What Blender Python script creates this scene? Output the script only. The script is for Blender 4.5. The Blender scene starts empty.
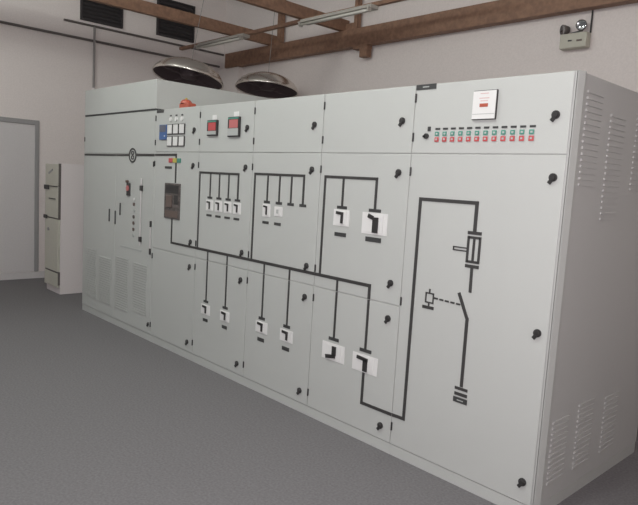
import bpy, bmesh, math, random
from mathutils import Vector, Matrix

random.seed(7)
scene = bpy.context.scene
COL = scene.collection

# ------------------------------------------------------------------ camera
F_PX, YAW, PITCH, ROLL = 611.479, 0.813316, 0.112653, 0.058925
fw0 = Vector((-math.sin(YAW), math.cos(YAW), 0)); rt0 = Vector((math.cos(YAW), math.sin(YAW), 0)); up0 = Vector((0, 0, 1))
fwd = math.cos(PITCH) * fw0 - math.sin(PITCH) * up0
upv = math.cos(PITCH) * up0 + math.sin(PITCH) * fw0
rgt = math.cos(ROLL) * rt0 + math.sin(ROLL) * upv
up = -math.sin(ROLL) * rt0 + math.cos(ROLL) * upv
cam_data = bpy.data.cameras.new('camera')
cam = bpy.data.objects.new('camera', cam_data)
COL.objects.link(cam)
M = Matrix((rgt, up, -fwd)).transposed().to_4x4()
M.translation = (7.0974, -2.8868, 1.6566)
cam.matrix_world = M
cam_data.sensor_width = 36.0
cam_data.lens = F_PX / 638.0 * 36.0
cam_data.clip_start = 0.05
scene.camera = cam

# ------------------------------------------------------------------ light
world = bpy.data.worlds.new('world')
scene.world = world
world.use_nodes = True
bg = world.node_tree.nodes['Background']
bg.inputs[0].default_value = (0.96, 0.96, 1.0, 1)
bg.inputs[1].default_value = 0.26


def area_light(name, loc, size, energy, color=(1, 1, 1), target=None, rotz=0):
    d = bpy.data.lights.new(name, 'AREA')
    d.shape = 'RECTANGLE'
    d.size, d.size_y = size
    d.energy = energy
    d.color = color
    o = bpy.data.objects.new(name, d)
    COL.objects.link(o)
    o.location = loc
    if target is not None:
        o.rotation_euler = (Vector(target) - Vector(loc)).to_track_quat('-Z', 'Y').to_euler()
    else:
        o.rotation_euler = (0, 0, rotz)
    return o


def point_light(name, loc, radius, energy, color):
    d = bpy.data.lights.new(name, 'POINT')
    d.shadow_soft_size = radius
    d.energy = energy
    d.color = color
    o = bpy.data.objects.new(name, d)
    COL.objects.link(o)
    o.location = loc


# the room's lamps, above the aisle in front of the board
for lx in (1.0, 3.2, 5.4):
    point_light('room_lamp', (lx, -2.2, 4.3), 0.20, 100, (0.95, 1.0, 0.94))
# the camera's own flash
area_light('camera_flash', (6.95, -2.85, 1.85), (0.12, 0.06), 78, (1.0, 0.935, 0.965), target=(3.6, 0.6, 1.8))

scene.view_settings.view_transform = 'Standard'
scene.view_settings.look = 'None'
scene.view_settings.gamma = 1.0
scene.view_settings.exposure = 0.0
scene.view_settings.use_curve_mapping = False


# ------------------------------------------------------------------ materials
def mat(name, color, rough=0.5, metal=0.0, noise=0.0, scale=40.0, bump=0.0, emit=0.0):
    m = bpy.data.materials.new(name)
    m.use_nodes = True
    nt = m.node_tree
    b = nt.nodes['Principled BSDF']
    b.inputs['Base Color'].default_value = (*color, 1)
    b.inputs['Roughness'].default_value = rough
    b.inputs['Metallic'].default_value = metal
    if emit:
        b.inputs['Emission Color'].default_value = (*color, 1)
        b.inputs['Emission Strength'].default_value = emit
    if noise or bump:
        tc = nt.nodes.new('ShaderNodeTexCoord')
        n = nt.nodes.new('ShaderNodeTexNoise')
        n.inputs['Scale'].default_value = scale
        n.inputs['Detail'].default_value = 4
        nt.links.new(tc.outputs['Object'], n.inputs['Vector'])
        if noise:
            r = nt.nodes.new('ShaderNodeValToRGB')
            r.color_ramp.elements[0].position = 0.3
            r.color_ramp.elements[1].position = 0.7
            r.color_ramp.elements[0].color = (*[c * (1 - noise) for c in color], 1)
            r.color_ramp.elements[1].color = (*[min(1, c * (1 + noise)) for c in color], 1)
            nt.links.new(n.outputs['Fac'], r.inputs['Fac'])
            nt.links.new(r.outputs['Color'], b.inputs['Base Color'])
        if bump:
            bp = nt.nodes.new('ShaderNodeBump')
            bp.inputs['Strength'].default_value = bump
            bp.inputs['Distance'].default_value = 0.004
            nt.links.new(n.outputs['Fac'], bp.inputs['Height'])
            nt.links.new(bp.outputs['Normal'], b.inputs['Normal'])
    return m


PAINT = mat('grey_green_paint', (0.485, 0.492, 0.475), 0.45, noise=0.035, scale=260, bump=0.08)
SIDEP = mat('side_panel_paint', (0.485, 0.48, 0.47), 0.5, noise=0.05, scale=260, bump=0.08)
DARKGAP = mat('shadow_gap', (0.05, 0.05, 0.05), 0.8)  # dark colour for the shadow gap under the raised box
MIMIC = mat('mimic_black', (0.045, 0.043, 0.042), 0.5)
BLACK = mat('black_plastic', (0.03, 0.028, 0.028), 0.45)
PLATE = mat('engraved_plate', (0.05, 0.05, 0.05), 0.4)
WHITEP = mat('white_plastic', (0.72, 0.71, 0.70), 0.4)
GREYP = mat('grey_plastic', (0.42, 0.43, 0.42), 0.5)
BRKR = mat('breaker_grey', (0.10, 0.085, 0.08), 0.5, noise=0.4, scale=30)
BRKM = mat('breaker_brown', (0.13, 0.095, 0.082), 0.5)
RED = mat('red_lens', (0.50, 0.075, 0.08), 0.3)
PINK = mat('faded_red_lens', (0.50, 0.15, 0.15), 0.35)
GREEN = mat('green_lens', (0.07, 0.26, 0.20), 0.3)
YELLOW = mat('yellow_lens', (0.45, 0.40, 0.08), 0.3)
BLUE = mat('blue_plastic', (0.06, 0.13, 0.32), 0.4)
ORANGE = mat('orange_red', (0.42, 0.09, 0.055), 0.4)
SCREENB = mat('dark_blue_grey', (0.10, 0.11, 0.15), 0.3)
WALL = mat('cream_wall', (0.73, 0.665, 0.645), 0.9, noise=0.04, scale=60, bump=0.15)
CEIL = mat('white_ceiling', (0.6, 0.6, 0.6), 0.9, noise=0.03, scale=30)
FLOOR = mat('grey_floor', (0.162, 0.154, 0.16), 0.75, noise=0.18, scale=70, bump=0.2)
BROWN = mat('brown_primer_steel', (0.24, 0.135, 0.088), 0.65, noise=0.2, scale=18)
DOORM = mat('grey_white_door', (0.60, 0.57, 0.57), 0.6, noise=0.03, scale=50)
FRAMEM = mat('door_frame_grey', (0.30, 0.29, 0.29), 0.6)
CABM = mat('cream_cabinet', (0.72, 0.665, 0.66), 0.5, noise=0.03, scale=80)
CABF = mat('cream_green_panel', (0.54, 0.52, 0.45), 0.5, noise=0.04, scale=80)
PIPE = mat('dark_conduit', (0.12, 0.105, 0.10), 0.6)
PIPEL = mat('grey_conduit', (0.26, 0.24, 0.235), 0.6)
CHROME = mat('polished_aluminium', (0.78, 0.73, 0.68), 0.27, 1.0, bump=0.03, scale=20)
HOODIN = mat('hood_inside', (0.085, 0.062, 0.066), 0.7)
VENT = mat('vent_black', (0.035, 0.03, 0.032), 0.7)
LAMPW = mat('lamp_batten', (0.42, 0.395, 0.36), 0.5)
TUBE = mat('lamp_tube', (0.62, 0.60, 0.55), 0.35)
ELBOX = mat('emergency_box', (0.47, 0.45, 0.38), 0.5)
REFL = mat('lamp_glass', (0.30, 0.30, 0.31), 0.12, 0.9)


# ------------------------------------------------------------------ mesh helpers
class MB:
    def __init__(self):
        self.bm = bmesh.new()

    def box(self, x0, x1, y0, y1, z0, z1):
        v = [self.bm.verts.new((x, y, z)) for x in (x0, x1) for y in (y0, y1) for z in (z0, z1)]
        for f in ((0, 1, 3, 2), (4, 6, 7, 5), (0, 4, 5, 1), (2, 3, 7, 6), (0, 2, 6, 4), (1, 5, 7, 3)):
            self.bm.faces.new([v[i] for i in f])
        return self

    def bar(self, p0, p1, w, h, up=(0, 0, 1)):
        """rectangular bar from p0 to p1: w across, h along up"""
        p0, p1 = Vector(p0), Vector(p1)
        d = (p1 - p0).normalized()
        u = Vector(up)
        s = d.cross(u).normalized()
        u = s.cross(d).normalized()
        v = []
        for p in (p0, p1):
            for a, b in ((-1, -1), (1, -1), (1, 1), (-1, 1)):
                v.append(self.bm.verts.new(p + s * (a * w / 2) + u * (b * h / 2)))
        for f in ((3, 2, 1, 0), (4, 5, 6, 7), (0, 1, 5, 4), (1, 2, 6, 5), (2, 3, 7, 6), (3, 0, 4, 7)):
            self.bm.faces.new([v[i] for i in f])
        return self

    def cyl(self, p0, p1, r, seg=16, r2=None):
        p0, p1 = Vector(p0), Vector(p1)
        r2 = r if r2 is None else r2
        d = (p1 - p0).normalized()
        a = d.orthogonal().normalized()
        b = d.cross(a)
        A, B = [], []
        for i in range(seg):
            t = 2 * math.pi * i / seg
            o = a * math.cos(t) + b * math.sin(t)
            A.append(self.bm.verts.new(p0 + o * r))
            B.append(self.bm.verts.new(p1 + o * r2))
        for i in range(seg):
            j = (i + 1) % seg
            self.bm.faces.new((A[i], A[j], B[j], B[i]))
        self.bm.faces.new(A[::-1])
        self.bm.faces.new(B)
        return self

    def lathe(self, prof, c=(0, 0, 0), axis=(0, 0, 1), seg=48):
        c = Vector(c)
        d = Vector(axis).normalized()
        a = d.orthogonal().normalized()
        b = d.cross(a)
        rings = []
        for r, z in prof:
            if r < 1e-6:
                rings.append([self.bm.verts.new(c + d * z)])
            else:
                rings.append([self.bm.verts.new(c + d * z + (a * math.cos(2 * math.pi * i / seg) + b * math.sin(2 * math.pi * i / seg)) * r) for i in range(seg)])
        for p, q in zip(rings, rings[1:]):
            for i in range(seg):
                j = (i + 1) % seg
                if len(p) == 1 and len(q) == 1:
                    continue
                if len(p) == 1:
                    self.bm.faces.new((p[0], q[i], q[j]))
                elif len(q) == 1:
                    self.bm.faces.new((p[i], p[j], q[0]))
                else:
                    self.bm.faces.new((p[i], p[j], q[j], q[i]))
        return self

    def prism(self, poly, y0, y1):
        """polygon of (x, z) points extruded in y"""
        A = [self.bm.verts.new((x, y0, z)) for x, z in poly]
        B = [self.bm.verts.new((x, y1, z)) for x, z in poly]
        n = len(poly)
        self.bm.faces.new(A)
        self.bm.faces.new(B[::-1])
        for i in range(n):
            j = (i + 1) % n
            self.bm.faces.new((A[j], A[i], B[i], B[j]))
        return self

    def prism_z(self, poly, z0, z1):
        A = [self.bm.verts.new((x, y, z0)) for x, y in poly]
        B = [self.bm.verts.new((x, y, z1)) for x, y in poly]
        n = len(poly)
        self.bm.faces.new(A[::-1])
        self.bm.faces.new(B)
        for i in range(n):
            j = (i + 1) % n
            self.bm.faces.new((A[i], A[j], B[j], B[i]))
        return self

    def path(self, pts, w, y0=-0.004, y1=0.0):
        """flat strip of width w through (x, z) points on a door front"""
        for i, (p, q) in enumerate(zip(pts, pts[1:])):
            p, q = Vector(p), Vector(q)
            d = (q - p).normalized()
            e = w / 2 if len(pts) > 2 else 0
            a = p - d * (e if i > 0 else 0)
            b = q + d * (e if i < len(pts) - 2 else 0)
            n = Vector((-d.y, d.x)) * w / 2
            self.prism([tuple(a - n), tuple(b - n), tuple(b + n), tuple(a + n)], y0 - 0.0002 * i, y1)
        return self

    def shift(self, v):
        bmesh.ops.translate(self.bm, verts=self.bm.verts, vec=v)
        return self

    def build(self, name, material, parent=None, bevel=0.0, smooth=False):
        bmesh.ops.recalc_face_normals(self.bm, faces=self.bm.faces)
        me = bpy.data.meshes.new(name)
        self.bm.to_mesh(me)
        self.bm.free()
        me.materials.append(material)
        if smooth:
            for p in me.polygons:
                p.use_smooth = True
        o = bpy.data.objects.new(name, me)
        COL.objects.link(o)
        if parent is not None:
            o.parent = parent
        if bevel:
            b = o.modifiers.new('bevel', 'BEVEL')
            b.width = bevel
            b.segments = 2
            b.limit_method = 'ANGLE'
        return o


def thing(name, label, cat, loc=(0, 0, 0), rot=(0, 0, 0), group=None):
    o = bpy.data.objects.new(name, None)
    o.empty_display_size = 0.1
    COL.objects.link(o)
    o.location = loc
    o.rotation_euler = rot
    o['label'], o['category'] = label, cat
    if group:
        o['group'] = group
    return o


def tag(o, label, cat, group=None):
    o['label'], o['category'] = label, cat
    if group:
        o['group'] = group
    return o


def struct(o):
    o['kind'] = 'structure'
    return o


# ------------------------------------------------------------------ room shell
XL, YB, ZC = -2.354, 3.44, 5.0
XR, YF = 8.6, -5.2
struct(MB().box(XL - 0.2, XR, YF, YB + 0.2, -0.15, 0.0).build('floor', FLOOR))
struct(MB().box(XL - 0.2, XL, YF, YB + 0.2, 0.0, ZC).build('wall_left', WALL))
struct(MB().box(XL, XR, YB, YB + 0.2, 0.0, ZC).build('wall_back', WALL))
struct(MB().box(XL - 0.2, XR, YF, YB + 0.2, ZC, ZC + 0.15).build('ceiling', CEIL))
struct(MB().box(XR, XR + 0.2, YF, YB + 0.2, 0.0, ZC).build('wall_right', WALL))
# pier in the corner that carries the beam
struct(MB().box(XL, -1.76, 3.34, YB, 0.0, 3.548).build('trim_1', WALL))
struct(MB().box(XL, XL + 0.02, -2.6, 3.2, 0.0, 0.10).build('baseboard_left', DOORM, bevel=0.004))

dr = struct(MB().box(XL, XL + 0.012, -0.80, 0.225, 0.105, 2.255).build('door_1', DOORM))
fm = MB()
fm.box(XL, XL + 0.03, 0.225, 0.285, 0.105, 2.32)
fm.box(XL, XL + 0.03, -0.86, -0.80, 0.105, 2.32)
fm.box(XL, XL + 0.03, -0.80, 0.225, 2.255, 2.32)
fm.build('door_frame', FRAMEM, dr, bevel=0.004)

# ------------------------------------------------------------------ switchboard helpers
HB = 2.258            # height of the board
DEPTH = 1.40
PL = 0.07            # plinth height
DT = 0.007            # door thickness
G = 0.0024            # half the gap between doors
SEAM_T, SEAM_L = 1.862, 0.940


def lock(x, z, parent, s=1.0):
    m = MB()
    m.cyl((x, 0, z), (x, -0.008, z), 0.021 * s, 14)
    m.cyl((x, -0.008, z), (x, -0.014, z), 0.016 * s, 14, 0.012 * s)
    m.bar((x - 0.004, -0.006, z - 0.010 * s), (x - 0.018 * s, -0.006, z - 0.030 * s), 0.018, 0.010, (0, 1, 0))
    return m.build('lock', BLACK, parent)


def hinge(x, z, parent):
    m = MB()
    m.box(x - 0.005, x + 0.005, -0.006, 0.0, z - 0.024, z + 0.024)
    m.cyl((x, -0.005, z - 0.026), (x, -0.005, z + 0.026), 0.0045, 10)
    return m.build('hinge', BLACK, parent)


def name_plate(x, z, w, h, parent, dark=True):
    o = MB().box(x - w / 2, x + w / 2, -0.004, 0, z - h / 2, z + h / 2).build('name_plate', PLATE if dark else WHITEP, parent)
    return o


def mimic(pts, w, parent):
    return MB().path(pts, w).build('mimic_line', MIMIC, parent)


def door(x0, x1, z0, z1, parent, locks=(), hinges=(), dl=0.085):
    o = MB().box(x0 + G, x1 - G, 0.0, DT, z0 + G, z1 - G).build('door', PAINT, parent, bevel=0.003)
    for z in locks:
        lock(x1 - dl, z, o)
    for z in hinges:
        hinge(x0 + 0.006, z, o)
    return o


def breaker(x, z, w, h, parent, kind='seven'):
    """white cover plate through the door with a black handle"""
    b = MB().box(x - w / 2, x + w / 2, -0.004, 0.0, z - h / 2, z + h / 2).box(x - w * 0.34, x + w * 0.34, -0.007, -0.004, z - h * 0.40, z + h * 0.40).build('circuit_breaker', WHITEP, parent)
    t = 0.13 * max(w, h)
    m = MB()
    y0, y1 = -0.014, -0.007
    if kind == 'seven':
        xr = x + 0.08 * w
        m.path([(x - 0.30 * w, z + 0.30 * h), (xr, z + 0.26 * h), (xr - 0.01 * w, z - 0.34 * h)], t, y0, y1)
    elif kind == 'big':
        xr = x + 0.06 * w
        m.path([(x - 0.24 * w, z + 0.36 * h), (xr - 0.02, z + 0.26 * h)], 0.026, y0, y1)
        m.path([(xr, z + 0.30 * h), (xr, z - 0.42 * h)], 0.045, y0, y1)
    elif kind == 'down':
        xr = x + 0.06 * w
        m.path([(xr, z + 0.36 * h), (xr, z - 0.18 * h)], 0.036, y0, y1)
        m.path([(xr + 0.012, z - 0.20 * h), (x - 0.30 * w, z - 0.34 * h)], 0.026, y0, y1)
    elif kind == 'seven_wide':
        xr = x + 0.04 * w
        m.path([(x - 0.30 * w, z + 0.30 * h), (xr + 0.02, z + 0.24 * h)], 0.022, y0, y1)
        m.path([(xr, z + 0.24 * h), (xr, z - 0.42 * h)], 0.036, y0, y1)
    elif kind == 'spare':
        m.path([(x - 0.05 * w, z + 0.2 * h), (x - 0.05 * w, z - 0.2 * h)], 0.02, -0.012, y1)
        m.build('breaker_handle', GREYP, b)
        return b
    m.build('breaker_handle', BLACK, b)
    return b


GROUP = 'cubicles of the main switchboard'


def cubicle(x0, x1, label, name='switchboard_cubicle'):
    r = thing(name, label, 'electrical cabinet', (x0, 0, 0), group=GROUP)
    # children use world-like x, so undo the root's offset by shifting them afterwards
    m = MB()
    m.box(x0 + 0.0006, x1 - 0.0006, DT + 0.001, DEPTH, PL, HB)
    m.build('carcass', PAINT, r, bevel=0.003)
    MB().box(x0 + 0.0006, x1 - 0.0006, 0.005, DEPTH - 0.01, 0.0, PL - 0.001).build('plinth', PAINT, r)
    return r


def settle(root):
    """meshes were laid out in board coordinates: move them into their root's frame"""
    off = Vector(root.location)
    stack = list(root.children)
    seen = set()
    while stack:
        o = stack.pop()
        if o.data is not None and o.data.name not in seen:
            seen.add(o.data.name)
            o.data.transform(Matrix.Translation(-off))
        stack += list(o.children)


X = [0.0, 1.68, 2.461, 3.236, 4.012, 4.788, 5.732]
ZT = (2.055,)
HT = (2.178, 1.950)
LM, HM = (1.748, 1.072), (1.752, 1.068)
LL, HL = (0.850, 0.160), (0.860, 0.174)

# ------------------------------------------------------------------ cubicle 1: wide, at the far left end
c = cubicle(X[0], X[1], 'widest cubicle at the left end, with louvres, standing under the raised box')
d_up = MB().box(X[0] + G, X[1] - G, 0, DT, 1.841 + G, HB - 0.012).build('door', PAINT, c, bevel=0.003)
hinge(X[0] + 0.02, 2.0, d_up)
d_l = door(X[0], 0.84, PL, 1.841, c)
d_r = door(0.84, X[1], PL, 1.841, c)
# busbar with coil symbol
mimic([(0.02, 1.826), (0.834, 1.826)], 0.020, d_l)
mimic([(0.846, 1.826), (1.155, 1.828)], 0.020, d_r)
mimic([(1.285, 1.828), (1.674, 1.832)], 0.020, d_r)
m = MB()
def ring(m, cx, cz, rx, rz, t, y0=-0.006, seg=20):
    for i in range(seg):
        a, b = 2 * math.pi * i / seg, 2 * math.pi * (i + 1) / seg
        p = [(cx + rx * math.cos(a), cz + rz * math.sin(a)), (cx + rx * math.cos(b), cz + rz * math.sin(b)),
             (cx + (rx - t) * math.cos(b), cz + (rz - t) * math.sin(b)), (cx + (rx - t) * math.cos(a), cz + (rz - t) * math.sin(a))]
        m.prism(p, y0, 0)
ring(m, 1.22, 1.826, 0.080, 0.074, 0.015)
ring(m, 1.22, 1.850, 0.030, 0.022, 0.009)
ring(m, 1.22, 1.806, 0.030, 0.022, 0.009)
m.build('mimic_symbol', MIMIC, d_r)
# upright handles
for (hx, z0, z1) in ((0.710, 1.112, 1.250), (0.856, 1.095, 1.240)):
    MB().box(hx - 0.008, hx + 0.008, -0.012, 0, z0, z1).build('handle', PLATE, d_l if hx < 0.83 else d_r, bevel=0.004)
MB().box(0.962, 0.978, -0.012, 0, 1.20, 1.33).build('handle', PLATE, d_r, bevel=0.004)
# push button box
pb = MB().box(1.115, 1.190, -0.014, 0, 1.415, 1.545).build('push_button', BLACK, d_r, bevel=0.006)
MB().cyl((1.152, -0.014, 1.49), (1.152, -0.022, 1.49), 0.028, 16).build('button_cap', PINK, pb)
MB().cyl((1.152, -0.01, 1.56), (1.152, -0.035, 1.56), 0.014, 12).build('button_lamp', BRKM, pb)
# column of small lamps
for z, mt in ((1.385, WHITEP), (1.335, BRKM), (1.271, GREYP), (1.207, BRKR), (1.143, BRKM), (1.080, BRKM), (1.020, GREYP)):
    MB().cyl((1.276, 0, z), (1.276, -0.008, z), 0.018 if mt is not WHITEP else 0.012, 14).build('indicator_lamp', mt, d_r)
# long white handle bar with black ends
hb = MB().box(1.432, 1.444, -0.016, -0.006, 0.93, 1.60).build('handle_bar', DOORM, d_r, bevel=0.003)
for z in (1.505, 0.995):
    MB().box(1.416, 1.460, -0.020, 0, z - 0.026, z + 0.026).build('bar_bracket', BLACK, hb, bevel=0.004)
MB().box(0.985, 1.46, -0.004, 0, 0.868, 0.884).build('label_strip', GREYP, d_r)
hb = MB().box(1.639, 1.647, -0.012, -0.004, 0.88, 1.20).build('handle_bar', DOORM, d_r)
for z in (1.165, 0.895):
    MB().box(1.632, 1.654, -0.014, 0, z - 0.030, z + 0.030).build('bar_bracket', BLACK, hb, bevel=0.003)
lock(1.640, 0.170, d_r, 0.8)
hinge(1.664, 1.745, d_r)
# louvres low on both doors
for (lx0, lx1, dd, z0, z1) in ((0.10, 0.38, d_l, 0.20, 0.75), (0.46, 0.76, d_l, 0.20, 0.72), (0.90, 1.18, d_r, 0.20, 0.76), (1.30, 1.58, d_r, 0.24, 0.75)):
    m = MB()
    z = z0
    while z < z1:
        m.prism([(lx0, z), (lx1, z), (lx1, z + 0.010), (lx0, z + 0.010)], -0.007, 0)
        z += 0.026
    m.build('louvre', PAINT, dd)
settle(c)

# raised box on cubicle 1
bx = thing('cable_box', 'low grey green box raised on top of the left end of the board', 'box', (X[0], 0, HB))
MB().box(X[0] + 0.006, X[1] - 0.006, 0.002, DEPTH - 0.012, HB, HB + 0.014).build('shadow_gap_strip', DARKGAP, bx)  # dark strip paints in the shadow gap between box and cubicle
MB().box(X[0] + 0.004, X[1] - 0.004, 0.0, DEPTH, HB + 0.014, HB + 0.29).build('box_shell', PAINT, bx, bevel=0.003)
settle(bx)

# ------------------------------------------------------------------ cubicle 2: incomer
c = cubicle(X[1], X[2], 'narrow cubicle with six white meters and a dark main breaker, beside the widest cubicle')
x0, x1 = X[1], X[2]
dt = door(x0, x1, SEAM_T, HB, c, ZT, HT)
dm = door(x0, x1, SEAM_L, SEAM_T, c, LM, HM[:1])
dl = door(x0, x1, PL, SEAM_L, c, LL, HL)
name_plate(1.765, 2.240, 0.13, 0.028, dt)
rl = MB().box(1.770, 1.900, -0.012, 0, 1.975, 2.114).build('protection_relay', BLUE, dt, bevel=0.004)
MB().box(1.776, 1.894, -0.014, -0.012, 2.046, 2.108).build('relay_screen', SCREENB, rl)
MB().box(1.868, 1.880, -0.015, -0.012, 2.002, 2.014).build('relay_button', WHITEP, rl)
for zz in (2.022, 1.913):
    for i in range(3):
        xx = 1.912 + i * 0.106
        mm = MB().box(xx, xx + 0.098, -0.010, 0, zz, zz + 0.093).build('panel_meter', BLACK, dt, bevel=0.003)
        MB().box(xx + 0.009, xx + 0.089, -0.012, -0.010, zz + 0.007, zz + 0.087).build('meter_face', WHITEP, mm)
for xx in (1.963, 2.062, 2.163):
    o = MB().cyl((xx, 0, 2.158), (xx, -0.010, 2.158), 0.019, 14).build('indicator_lamp', WHITEP, dt)
    MB().box(xx - 0.014, xx + 0.014, -0.004, 0, 2.186, 2.198).build('name_plate', PLATE, dt)
mimic([(x0 + 0.005, 1.834), (2.080, 1.838), (2.082, 1.582)], 0.020, dm)
for xx, mt in ((1.985, RED), (2.060, YELLOW), (2.135, GREEN)):
    o = MB().box(xx - 0.032, xx + 0.032, -0.008, 0, 1.765, 1.806).build('phase_lamp', mt, dm, bevel=0.003)
name_plate(1.945, 1.720, 0.12, 0.022, dm)
acb = MB().box(1.902, 2.180, -0.012, 0, 1.250, 1.577).build('main_breaker', BRKR, c, bevel=0.006)
MB().box(1.925, 2.157, -0.014, -0.012, 1.485, 1.560).build('breaker_face', BLACK, acb)
MB().box(1.955, 2.050, -0.024, -0.012, 1.355, 1.465).build('breaker_handle', BRKM, acb, bevel=0.004)
MB().box(2.085, 2.150, -0.014, -0.012, 1.385, 1.470).build('status_window', BLACK, acb)
MB().box(1.930, 2.150, -0.014, -0.012, 1.265, 1.325).build('breaker_base', BRKM, acb)
mimic([(2.040, 1.248), (2.040, 1.028), (x1 - G, 1.028)], 0.020, dm)
settle(c)

# ------------------------------------------------------------------ cubicle 3
c = cubicle(X[2], X[3], 'narrow cubicle with two red displays above and a row of four small breakers')
x0, x1 = X[2], X[3]
dt = door(x0, x1, SEAM_T, HB, c, ZT, HT)
dm = door(x0, x1, SEAM_L, SEAM_T, c, LM, HM)
dl = door(x0, x1, PL, SEAM_L, c, LL, HL)
for (a, b, z0, z1, mt, zr) in ((2.598, 2.748, 1.998, 2.128, RED, 0.30), (2.902, 3.062, 1.985, 2.143, PINK, 0.42)):
    rl = MB().box(a, b, -0.018, 0, z0, z1).build('earth_fault_relay', BLACK, dt, bevel=0.004)
    MB().box(a + 0.006, b - 0.012, -0.020, -0.018, z0 + 0.010, z0 + (z1 - z0) * zr).build('relay_face', GREYP, rl)
    MB().box(a + 0.025, b - 0.018, -0.021, -0.018, z0 + (z1 - z0) * zr + 0.004, z1 - 0.022).build('relay_window', mt, rl)
    MB().box(a + 0.006, b - 0.012, -0.020, -0.018, z1 - 0.018, z1 - 0.006).build('relay_cap', GREEN, rl)
    name_plate((a + b) / 2 + 0.015, z1 + 0.022, 0.064, 0.038, dt, dark=False)
mimic([(x0 + G, 1.028), (x1 - G, 1.028)], 0.022, dm)
mimic([(2.492, 1.039), (2.492, 1.690), (3.062, 1.690), (3.062, 1.490)], 0.018, dm)
for xx in (2.660, 2.796, 2.930):
    mimic([(xx, 1.681), (xx, 1.490)], 0.016, dm)
for xx in (2.660, 2.796, 2.930, 3.060):
    name_plate(xx, 1.481, 0.070, 0.018, dm)
    breaker(xx, 1.416, 0.104, 0.092, c)
    name_plate(xx - 0.004, 1.331, 0.075, 0.018, dm)
for xx in (2.660, 2.952):
    mimic([(xx, 1.017), (xx, SEAM_L + G)], 0.016, dm)
    mimic([(xx, SEAM_L - G), (xx, 0.592)], 0.016, dl)
    name_plate(xx, 0.583, 0.070, 0.020, dl)
    breaker(xx, 0.512, 0.135, 0.088, c)
    name_plate(xx, 0.419, 0.070, 0.026, dl)
settle(c)

# ------------------------------------------------------------------ cubicle 4
c = cubicle(X[3], X[4], 'narrow cubicle with a plain top door and four drop lines over two breakers')
x0, x1 = X[3], X[4]
dt = door(x0, x1, SEAM_T, HB, c, ZT, HT)
dm = door(x0, x1, SEAM_L, SEAM_T, c, LM, HM)
dl = door(x0, x1, PL, SEAM_L, c, LL, HL)
mimic([(x0 + G, 1.028), (x1 - G, 1.028)], 0.022, dm)
mimic([(3.279, 1.039), (3.279, 1.700), (3.850, 1.702), (3.850, 1.500)], 0.018, dm)
for xx in (3.441, 3.583, 3.717):
    mimic([(xx, 1.691), (xx, 1.500)], 0.016, dm)
for i, xx in enumerate((3.440, 3.583, 3.718, 3.851)):
    name_plate(xx, 1.492, 0.070, 0.020, dm)
    if i < 2:
        breaker(xx + 0.001, 1.430, 0.095, 0.098 if i == 0 else 0.072, c, 'seven' if i == 0 else 'spare')
        name_plate(xx - 0.004, 1.337, 0.075, 0.020, dm)
for xx in (3.447, 3.747):
    mimic([(xx, 1.017), (xx, SEAM_L + G)], 0.016, dm)
    mimic([(xx, SEAM_L - G), (xx, 0.602)], 0.016, dl)
    name_plate(xx, 0.594, 0.074, 0.022, dl)
    breaker(xx + 0.002, 0.525, 0.145, 0.090, c)
    name_plate(xx, 0.426, 0.080, 0.028, dl)
settle(c)

# ------------------------------------------------------------------ cubicle 5
c = cubicle(X[4], X[5], 'narrow cubicle with larger breakers, directly left of the tall single door')
x0, x1 = X[4], X[5]
dt = door(x0, x1, SEAM_T, HB, c, ZT, HT)
dm = door(x0, x1, SEAM_L, SEAM_T, c, LM, HM)
dl = door(x0, x1, PL, SEAM_L, c, LL, HL)
mimic([(x0 + G, 1.028), (4.533, 1.028), (4.533, SEAM_L + G)], 0.022, dm)
mimic([(4.067, 1.039), (4.067, 1.704), (4.533, 1.704), (4.533, 1.515)], 0.018, dm)
mimic([(4.242, 1.695), (4.242, 1.515)], 0.017, dm)
for xx, w in ((4.242, 0.090), (4.533, 0.100)):
    name_plate(xx, 1.506, w, 0.020, dm)
breaker(4.243, 1.438, 0.146, 0.108, c)
breaker(4.538, 1.424, 0.212, 0.136, c, 'big')
name_plate(4.241, 1.326, 0.105, 0.026, dm)
name_plate(4.535, 1.323, 0.130, 0.030, dm)
mimic([(4.242, 1.017), (4.242, SEAM_L + G)], 0.017, dm)
mimic([(4.242, SEAM_L - G), (4.242, 0.622)], 0.017, dl)
mimic([(4.533, SEAM_L - G), (4.533, 0.614)], 0.018, dl)
name_plate(4.242, 0.612, 0.095, 0.022, dl)
name_plate(4.535, 0.604, 0.100, 0.022, dl)
breaker(4.245, 0.523, 0.215, 0.118, c, 'down')
breaker(4.537, 0.518, 0.217, 0.116, c, 'seven_wide')
mimic([(4.531, 0.460), (4.531, 0.256), (x1 - G, 0.258)], 0.020, dl)
settle(c)

# ------------------------------------------------------------------ cubicle 6: right end, one tall door
c = cubicle(X[5], X[6], 'tall single-door cubicle at the right end, with a row of twelve indicators')
x0, x1 = X[5], X[6]
dt = door(x0, x1, SEAM_T, HB, c, (2.053,), (2.182, 1.957), 0.074)
dm = door(x0, x1, PL, SEAM_T, c, (1.751, 0.973, 0.186), (1.757, 0.976, 0.186), 0.056)
np_ = name_plate(4.862, 2.242, 0.14, 0.030, dt)
MB().box(4.840, 4.884, -0.0055, -0.004, 2.239, 2.245).build('plate_mark', GREYP, np_)
pm = MB().box(5.190, 5.334, -0.014, 0, 2.042, 2.196).build('panel_meter', BLACK, dt, bevel=0.003)
MB().box(5.193, 5.331, -0.017, -0.014, 2.046, 2.192).build('meter_face', WHITEP, pm)
MB().box(5.237, 5.287, -0.019, -0.017, 2.108, 2.126).build('meter_display', ORANGE, pm)
MB().box(5.196, 5.328, -0.018, -0.017, 2.070, 2.073).build('meter_line', GREYP, pm)
LPINK = mat('pale_pink_print', (0.62, 0.40, 0.40), 0.6)
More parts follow.
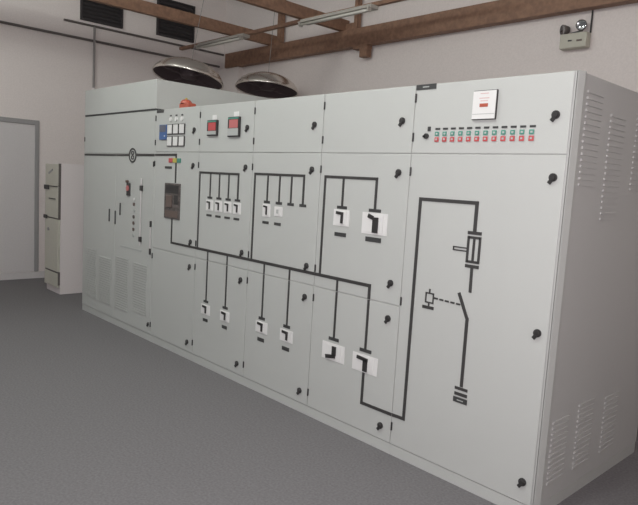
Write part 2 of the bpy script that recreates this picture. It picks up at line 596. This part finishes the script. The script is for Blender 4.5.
for zz, w in ((2.176, 0.05), (2.152, 0.06), (2.138, 0.045)):
    MB().box(5.262 - w / 2, 5.262 + w / 2, -0.018, -0.017, zz, zz + 0.004).build('meter_print', LPINK, pm)
sw = MB().cyl((4.890, 0, 1.962), (4.890, -0.010, 1.962), 0.016, 14).box(4.868, 4.885, -0.01, 0, 1.955, 1.967).build('selector_switch', BLACK, dt)
MB().box(4.896, 4.916, -0.004, 0, 1.990, 2.016).build('name_plate', PLATE, dt)
for i in range(12):
    xx = 4.966 + i * 0.0525
    MB().box(xx - 0.016, xx + 0.016, -0.003, 0, 1.996, 2.007).build('name_plate', PLATE, dt)
    o = MB().box(xx - 0.016, xx + 0.010, -0.006, 0, 1.962, 1.986).build('indicator_lamp', GREEN, dt, bevel=0.002)
    MB().box(xx - 0.008, xx + 0.004, -0.007, -0.006, 1.969, 1.979).build('lamp_slot', GREYP, o)
    o = MB().box(xx - 0.016, xx + 0.012, -0.006, 0, 1.929, 1.955).build('indicator_lamp', RED, dt, bevel=0.002)
    MB().box(xx - 0.008, xx + 0.004, -0.007, -0.006, 1.937, 1.948).build('lamp_slot', GREYP, o)
# mimic diagram of the tall door
mimic([(x0 + G, 0.259), (4.881, 0.262), (4.883, 1.600), (5.264, 1.600), (5.264, 1.446)], 0.020, dm)
sym = MB()
sym.path([(5.222, 1.437), (5.308, 1.437)], 0.018)
sym.path([(5.222, 1.254), (5.308, 1.254)], 0.018)
sym.path([(5.230, 1.412), (5.300, 1.412)], 0.014)
sym.path([(5.230, 1.279), (5.300, 1.279)], 0.014)
sym.path([(5.230, 1.419), (5.230, 1.272)], 0.014)
sym.path([(5.302, 1.419), (5.302, 1.272)], 0.014)
sym.path([(5.266, 1.405), (5.266, 1.286)], 0.014)
sym.path([(5.134, 1.350), (5.223, 1.350)], 0.007)
sym.path([(5.134, 1.333), (5.223, 1.333)], 0.007)
sym.path([(5.138, 1.350), (5.138, 1.333)], 0.007)
sym.build('mimic_symbol', MIMIC, dm)
mimic([(5.266, 1.245), (5.268, 1.110)], 0.017, dm)
mimic([(5.198, 1.098), (5.264, 0.960), (5.265, 0.574)], 0.019, dm)
for zz, h in ((0.562, 0.016), (0.530, 0.018)):
    MB().box(5.224, 5.306, -0.004, 0, zz - h / 2, zz + h / 2).build('mimic_symbol', MIMIC, dm)
np_ = name_plate(5.264, 0.496, 0.090, 0.030, dm)
MB().box(5.245, 5.285, -0.005, -0.004, 0.493, 0.498).build('plate_mark', GREYP, np_)
sym = MB()
sym.path([(4.974, 1.060), (5.030, 1.060)], 0.008)
sym.path([(4.974, 1.006), (5.030, 1.006)], 0.008)
sym.path([(4.976, 1.064), (4.976, 1.002)], 0.008)
sym.path([(5.028, 1.064), (5.028, 1.002)], 0.008)
sym.path([(5.000, 1.064), (5.000, 1.086)], 0.009)
sym.path([(5.000, 1.002), (5.000, 0.984)], 0.009)
sym.path([(4.956, 0.976), (5.036, 0.976)], 0.018)
for i in range(5):
    a = 5.034 + i * 0.038
    sym.path([(a, 1.038 - i * 0.0012), (a + 0.026, 1.0375 - i * 0.0012)], 0.010)
sym.build('mimic_symbol', MIMIC, dm)
# chamfered end post and louvred side panel
MB().prism_z([(x1 + 0.0045, 0.0), (x1 + 0.0085, 0.0), (x1 + 0.0085, 0.014), (x1 + 0.0130, 0.014), (x1 + 0.0130, 0.006), (x1 + 0.015, 0.006), (x1 + 0.028, 0.048), (x1 + 0.028, 0.060), (x1 + 0.0045, 0.060)], PL, HB).build('end_post', PAINT, c)
sp = MB().box(x1, x1 + 0.014, 0.064, DEPTH, PL, HB).build('side_panel', SIDEP, c, bevel=0.002)
for (y0, y1, z0, z1) in ((0.12, 0.30, 1.72, 2.17), (0.42, 0.62, 1.55, 2.10), (0.78, 0.98, 1.72, 2.17), (0.12, 0.30, 0.16, 0.50), (0.42, 0.62, 0.16, 0.55), (0.78, 0.98, 0.16, 0.50)):
    m = MB()
    z = z0
    while z < z1:
        m.box(x1 + 0.014, x1 + 0.021, y0, y1, z, z + 0.012)
        z += 0.030
    m.build('louvre', SIDEP, sp)
MB().box(x1, x1 + 0.014, 0.005, DEPTH - 0.01, 0, PL - 0.001).build('plinth', PAINT, c)
settle(c)

# ------------------------------------------------------------------ red beacon on the board
b = thing('alarm_beacon', 'small orange-red alarm beacon standing on top of the board, under the left dome hood', 'alarm', (2.06, 0.12, HB))
MB().box(-0.095, 0.065, -0.045, 0.045, 0.0, 0.055).build('beacon_base', ORANGE, b, bevel=0.012)
MB().lathe([(0.055, 0.055), (0.052, 0.068), (0.040, 0.084), (0.020, 0.092), (0, 0.094)], (-0.04, 0, 0), seg=24).build('beacon_dome', ORANGE, b, smooth=True)
MB().cyl((-0.04, 0, 0.092), (-0.04, 0, 0.106), 0.010, 10).build('beacon_tip', YELLOW, b)

# ------------------------------------------------------------------ small cabinet by the left wall
cb = thing('battery_cabinet', 'slim cream cabinet with dark handles standing between the door and the board', 'cabinet', (-1.22, 0.093, 0))
w0, w1 = -0.245, 0.238
MB().box(w0, w1, 0.012, 0.50, 0.0, 1.715).build('cabinet_body', CABM, cb, bevel=0.004)
MB().box(w0 + 0.005, w1 - 0.03, -0.02, 0.008, 1.42, 1.705).build('upper_panel', CABF, cb, bevel=0.003)
MB().box(w0 + 0.005, w1 - 0.03, -0.02, 0.008, 1.005, 1.405).build('middle_panel', CABF, cb, bevel=0.003)
lp = MB().box(w0 + 0.005, w1 - 0.006, -0.02, 0.008, 0.300, 0.985).build('lower_panel', CABF, cb, bevel=0.003)
dw = MB().box(w0 + 0.005, w1 - 0.02, -0.02, 0.008, 0.09, 0.275).build('base_panel', CABF, cb, bevel=0.003)
MB().box(w1 - 0.026, w1, -0.012, 0.012, 0.99, 1.712).build('edge_gap_shade', PIPE, cb)  # dark strips colour in the shaded gaps beside the panels
MB().box(w1 - 0.018, w1 - 0.002, -0.012, 0.012, 0.12, 0.290).build('edge_gap_shade', PIPE, cb)
MB().box(w0 + 0.02, w1 - 0.004, -0.012, 0.012, 0.987, 1.003).build('gap_shade_strip', PIPE, cb)  # shade of the gaps between panels, put in as dark strips
MB().box(w0 + 0.005, w1 - 0.004, -0.012, 0.012, 0.278, 0.296).build('gap_shade_strip', PIPE, cb)
MB().box(w0 - 0.01, w0 + 0.16, -0.035, -0.02, 1.365, 1.425).build('handle', BLACK, cb, bevel=0.006)
MB().box(w0 - 0.02, w0 + 0.10, -0.035, -0.02, 0.975, 1.025).build('handle', BLACK, cb, bevel=0.006)
MB().box(w0 + 0.12, w1 - 0.03, -0.028, -0.02, 1.408, 1.420).build('gap_shade_strip', PIPE, cb)  # dark strip for the shaded gap under the upper panel
MB().box(w0 + 0.16, w1 - 0.10, -0.03, -0.02, 1.246, 1.256).build('catch', BLACK, cb)
MB().bar((w0 + 0.14, -0.024, 1.58), (w0 + 0.28, -0.024, 1.63), 0.008, 0.022).build('catch', FRAMEM, cb)
MB().cyl((w0 + 0.15, -0.02, 0.84), (w0 + 0.15, -0.035, 0.84), 0.022, 14).build('catch', FRAMEM, cb)

# ------------------------------------------------------------------ left wall: vents and conduits
for (y0, y1, z0, z1, lab) in ((0.862, 1.517, 3.875, 4.50, 'dark square vent high on the left wall, nearer the photo left edge'),
                              (2.108, 2.794, 3.905, 4.50, 'dark square vent high on the left wall, behind the brown cross beam')):
    v = thing('wall_vent', lab, 'vent', (XL, (y0 + y1) / 2, z0), group='dark vents high on the left wall')
    h, w = z1 - z0, (y1 - y0) / 2
    MB().box(0, 0.02, -w, w, 0, h).build('vent_back', VENT, v)
    m = MB()
    m.box(0.02, 0.05, -w, -w + 0.025, 0, h).box(0.02, 0.05, w - 0.025, w, 0, h)
    m.box(0.02, 0.05, -w + 0.025, w - 0.025, 0, 0.025).box(0.02, 0.05, -w + 0.025, w - 0.025, h - 0.025, h)
    m.build('vent_frame', VENT, v)
    m = MB()
    z = 0.06
    while z < h - 0.05:
        m.bar((0.033, -w + 0.025, z), (0.033, w - 0.025, z), 0.035, 0.006, (1, 0, 1))
        z += 0.055
    m.build('vent_slats', VENT, v)

tag(MB().cyl((XL + 0.02, -2.4, 3.60), (XL + 0.02, 3.338, 3.60), 0.018, 10).build('conduit', PIPE), 'lower of the two dark horizontal conduits along the left wall', 'pipe')
tag(MB().cyl((XL + 0.02, 0.62, 3.818), (XL + 0.02, 3.42, 3.818), 0.016, 10).build('conduit', PIPE), 'upper dark horizontal conduit on the left wall, just under the vents', 'pipe')
cd = MB().cyl((XL + 0.05, 1.066, 3.80), (XL + 0.05, 1.066, 2.90), 0.017, 10).build('conduit', PIPEL)
tag(cd, 'upright grey conduit dropping down the left wall behind the raised box', 'pipe')
MB().cyl((XL + 0.05, 1.066, 2.90), (XL + 0.05, 1.066, 2.75), 0.030, 12).build('conduit_socket', CABM, cd)

# ------------------------------------------------------------------ steelwork
tag(MB().box(-2.11, XR - 0.002, 3.30, 3.42, 3.55, 3.79).build('steel_beam', BROWN),
    'long brown steel main beam running along the back wall above the board', 'beam')
st = thing('beam_bracket', 'short brown bracket hanging under the long main beam', 'bracket', (1.12, 3.36, 3.55))
MB().box(-0.13, 0.13, -0.06, 0.05, -0.04, 0.0).build('bracket_plate', BROWN, st)
MB().box(0.0, 0.13, -0.06, 0.04, -0.155, -0.04).build('bracket_stem', BROWN, st)
for (bx_, pxl, pw, lab) in ((-0.87, 0.15, 0.085, 'brown cross beam on top of the main beam, the left one of two'), (0.74, 0.22, 0.06, 'brown cross beam on top of the main beam, right one, above the right lamp')):
    cbm = thing('cross_beam', lab, 'beam', (bx_, 3.36, 3.79), group='brown cross beams over the main beam')
    MB().box(-0.035, 0.035, -6.5, 0.06, 0.0, 0.16).build('beam_web', BROWN, cbm)
    MB().box(0.035, pxl, -0.01, 0.0, 0.0, 0.10).build('cleat', BROWN, cbm)
    MB().box(pxl, pxl + pw, -0.04, 0.04, 0.0, ZC - 3.79).build('hanger_post', BROWN, cbm)
ch = tag(MB().box(XL + 0.002, 3.2, 2.54, 2.60, 3.745, 3.788).build('lamp_channel', BROWN), 'thin brown steel channel carrying the lamps below the cross beams', 'channel')


def batten(x0, x1, lab):
    t = thing('fluorescent_lamp', lab, 'lamp', ((x0 + x1) / 2, 2.50, 3.745), group='fluorescent lamps under the steel channel')
    h = (x1 - x0) / 2
    MB().box(-h, h, -0.05, 0.08, -0.045, 0.0).build('lamp_body', LAMPW, t, bevel=0.004)
    MB().prism_z([(-h, -0.09), (h, -0.09), (h, -0.05), (-h, -0.05)], -0.05, -0.035).build('reflector', LAMPW, t)
    MB().cyl((-h + 0.03, -0.06, -0.07), (h - 0.03, -0.06, -0.07), 0.016, 12).build('tube', TUBE, t, smooth=True)
    for s in (-1, 1):
        MB().box(s * (h - 0.02) - 0.012, s * (h - 0.02) + 0.012, -0.085, -0.03, -0.09, -0.045).build('lamp_holder', LAMPW, t)
    return t


batten(-1.64, -0.42, 'left pale fluorescent lamp hung under the brown channel, above the left dome hood')
batten(0.84, 2.08, 'right pale fluorescent lamp hung under the brown channel, near the top edge')

# ------------------------------------------------------------------ domed hoods
def hood(loc, rot, lab):
    t = thing('dome_hood', lab, 'hood', loc, rot, group='silver dome hoods hung behind the board')
    R = 0.475
    prof = [(0, 0.235), (0.10, 0.230), (0.22, 0.206), (0.33, 0.162), (0.41, 0.106), (0.455, 0.046), (R, 0.0)]
    o = MB().lathe(prof + [(R - 0.004, -0.012), (R - 0.016, -0.012), (R - 0.020, 0.0)]).build('dome', CHROME, t, smooth=True)
    MB().lathe([(R - 0.021, -0.004), (0.43, 0.035), (0.385, 0.080), (0.30, 0.126), (0.20, 0.160), (0.0, 0.178)]).build('lining', HOODIN, t, smooth=True)
    MB().lathe([(0, 0.17), (0.11, 0.165), (0.12, 0.03), (0.10, 0.0), (0, -0.01)], seg=24).build('motor', HOODIN, t, smooth=True)
    MB().bar((-0.44, 0, 0.015), (0.44, 0, 0.015), 0.02, 0.012).bar((0, -0.44, 0.015), (0, 0.44, 0.015), 0.02, 0.012).build('stay', HOODIN, t)
    MB().cyl((0, 0, 0.23), (0, 0, 0.245), 0.02, 14).build('cap', PIPEL, t)
    MB().cyl((0, 0, 0.24), (0, 0, (ZC - loc[2]) * 0.995), 0.004, 8).build('hanger', PIPEL, t)
    return t


hood((-0.25, 1.48, 2.94), (math.radians(-11), math.radians(-1), 0), 'larger silver dome hood with dark underside hanging over the left end of the board')
hood((-0.32, 2.86, 2.995), (math.radians(-6), math.radians(-3), 0), 'smaller silver dome hood with dark underside, right of the larger one')

# ------------------------------------------------------------------ emergency light on the back wall
e = thing('emergency_light', 'cream twin-spot emergency light on the back wall at upper right', 'emergency light', (4.09, YB, 3.18))
MB().box(-0.14, 0.14, -0.10, 0, 0.0, 0.15).build('lamp_box', ELBOX, e, bevel=0.010)
for xx, zz, tilt in ((-0.115, 0.20, -0.7), (0.06, 0.225, 0.25)):
    d = Vector((tilt, -1, -0.15)).normalized()
    p = Vector((xx, -0.06, zz))
    s = MB().cyl(p + Vector((0, 0.01, -0.06)), p + Vector((0, 0, 0)), 0.012, 10)
    s.lathe([(0.0, -0.05), (0.032, -0.045), (0.050, 0.0), (0.054, 0.026), (0.047, 0.028)], p, d, 24)
    so = s.build('spot_lamp', BRKR, e, smooth=True)
    MB().lathe([(0.0, 0.020), (0.036, 0.023), (0.048, 0.027)], p, d, 24).build('lamp_glass', REFL, so, smooth=True)
MB().box(-0.05, -0.01, -0.104, -0.10, 0.068, 0.082).build('test_button', BLACK, e)
MB().box(0.04, 0.095, -0.104, -0.10, 0.060, 0.078).build('name_plate', BRKM, e)
MB().bar((-0.045, -0.06, 0.156), (0.05, -0.06, 0.168), 0.010, 0.014).build('spot_bar', BLACK, e)
MB().cyl((0.135, -0.012, 0.15), (0.135, -0.012, 0.37), 0.009, 8).build('cable', BLACK, e)
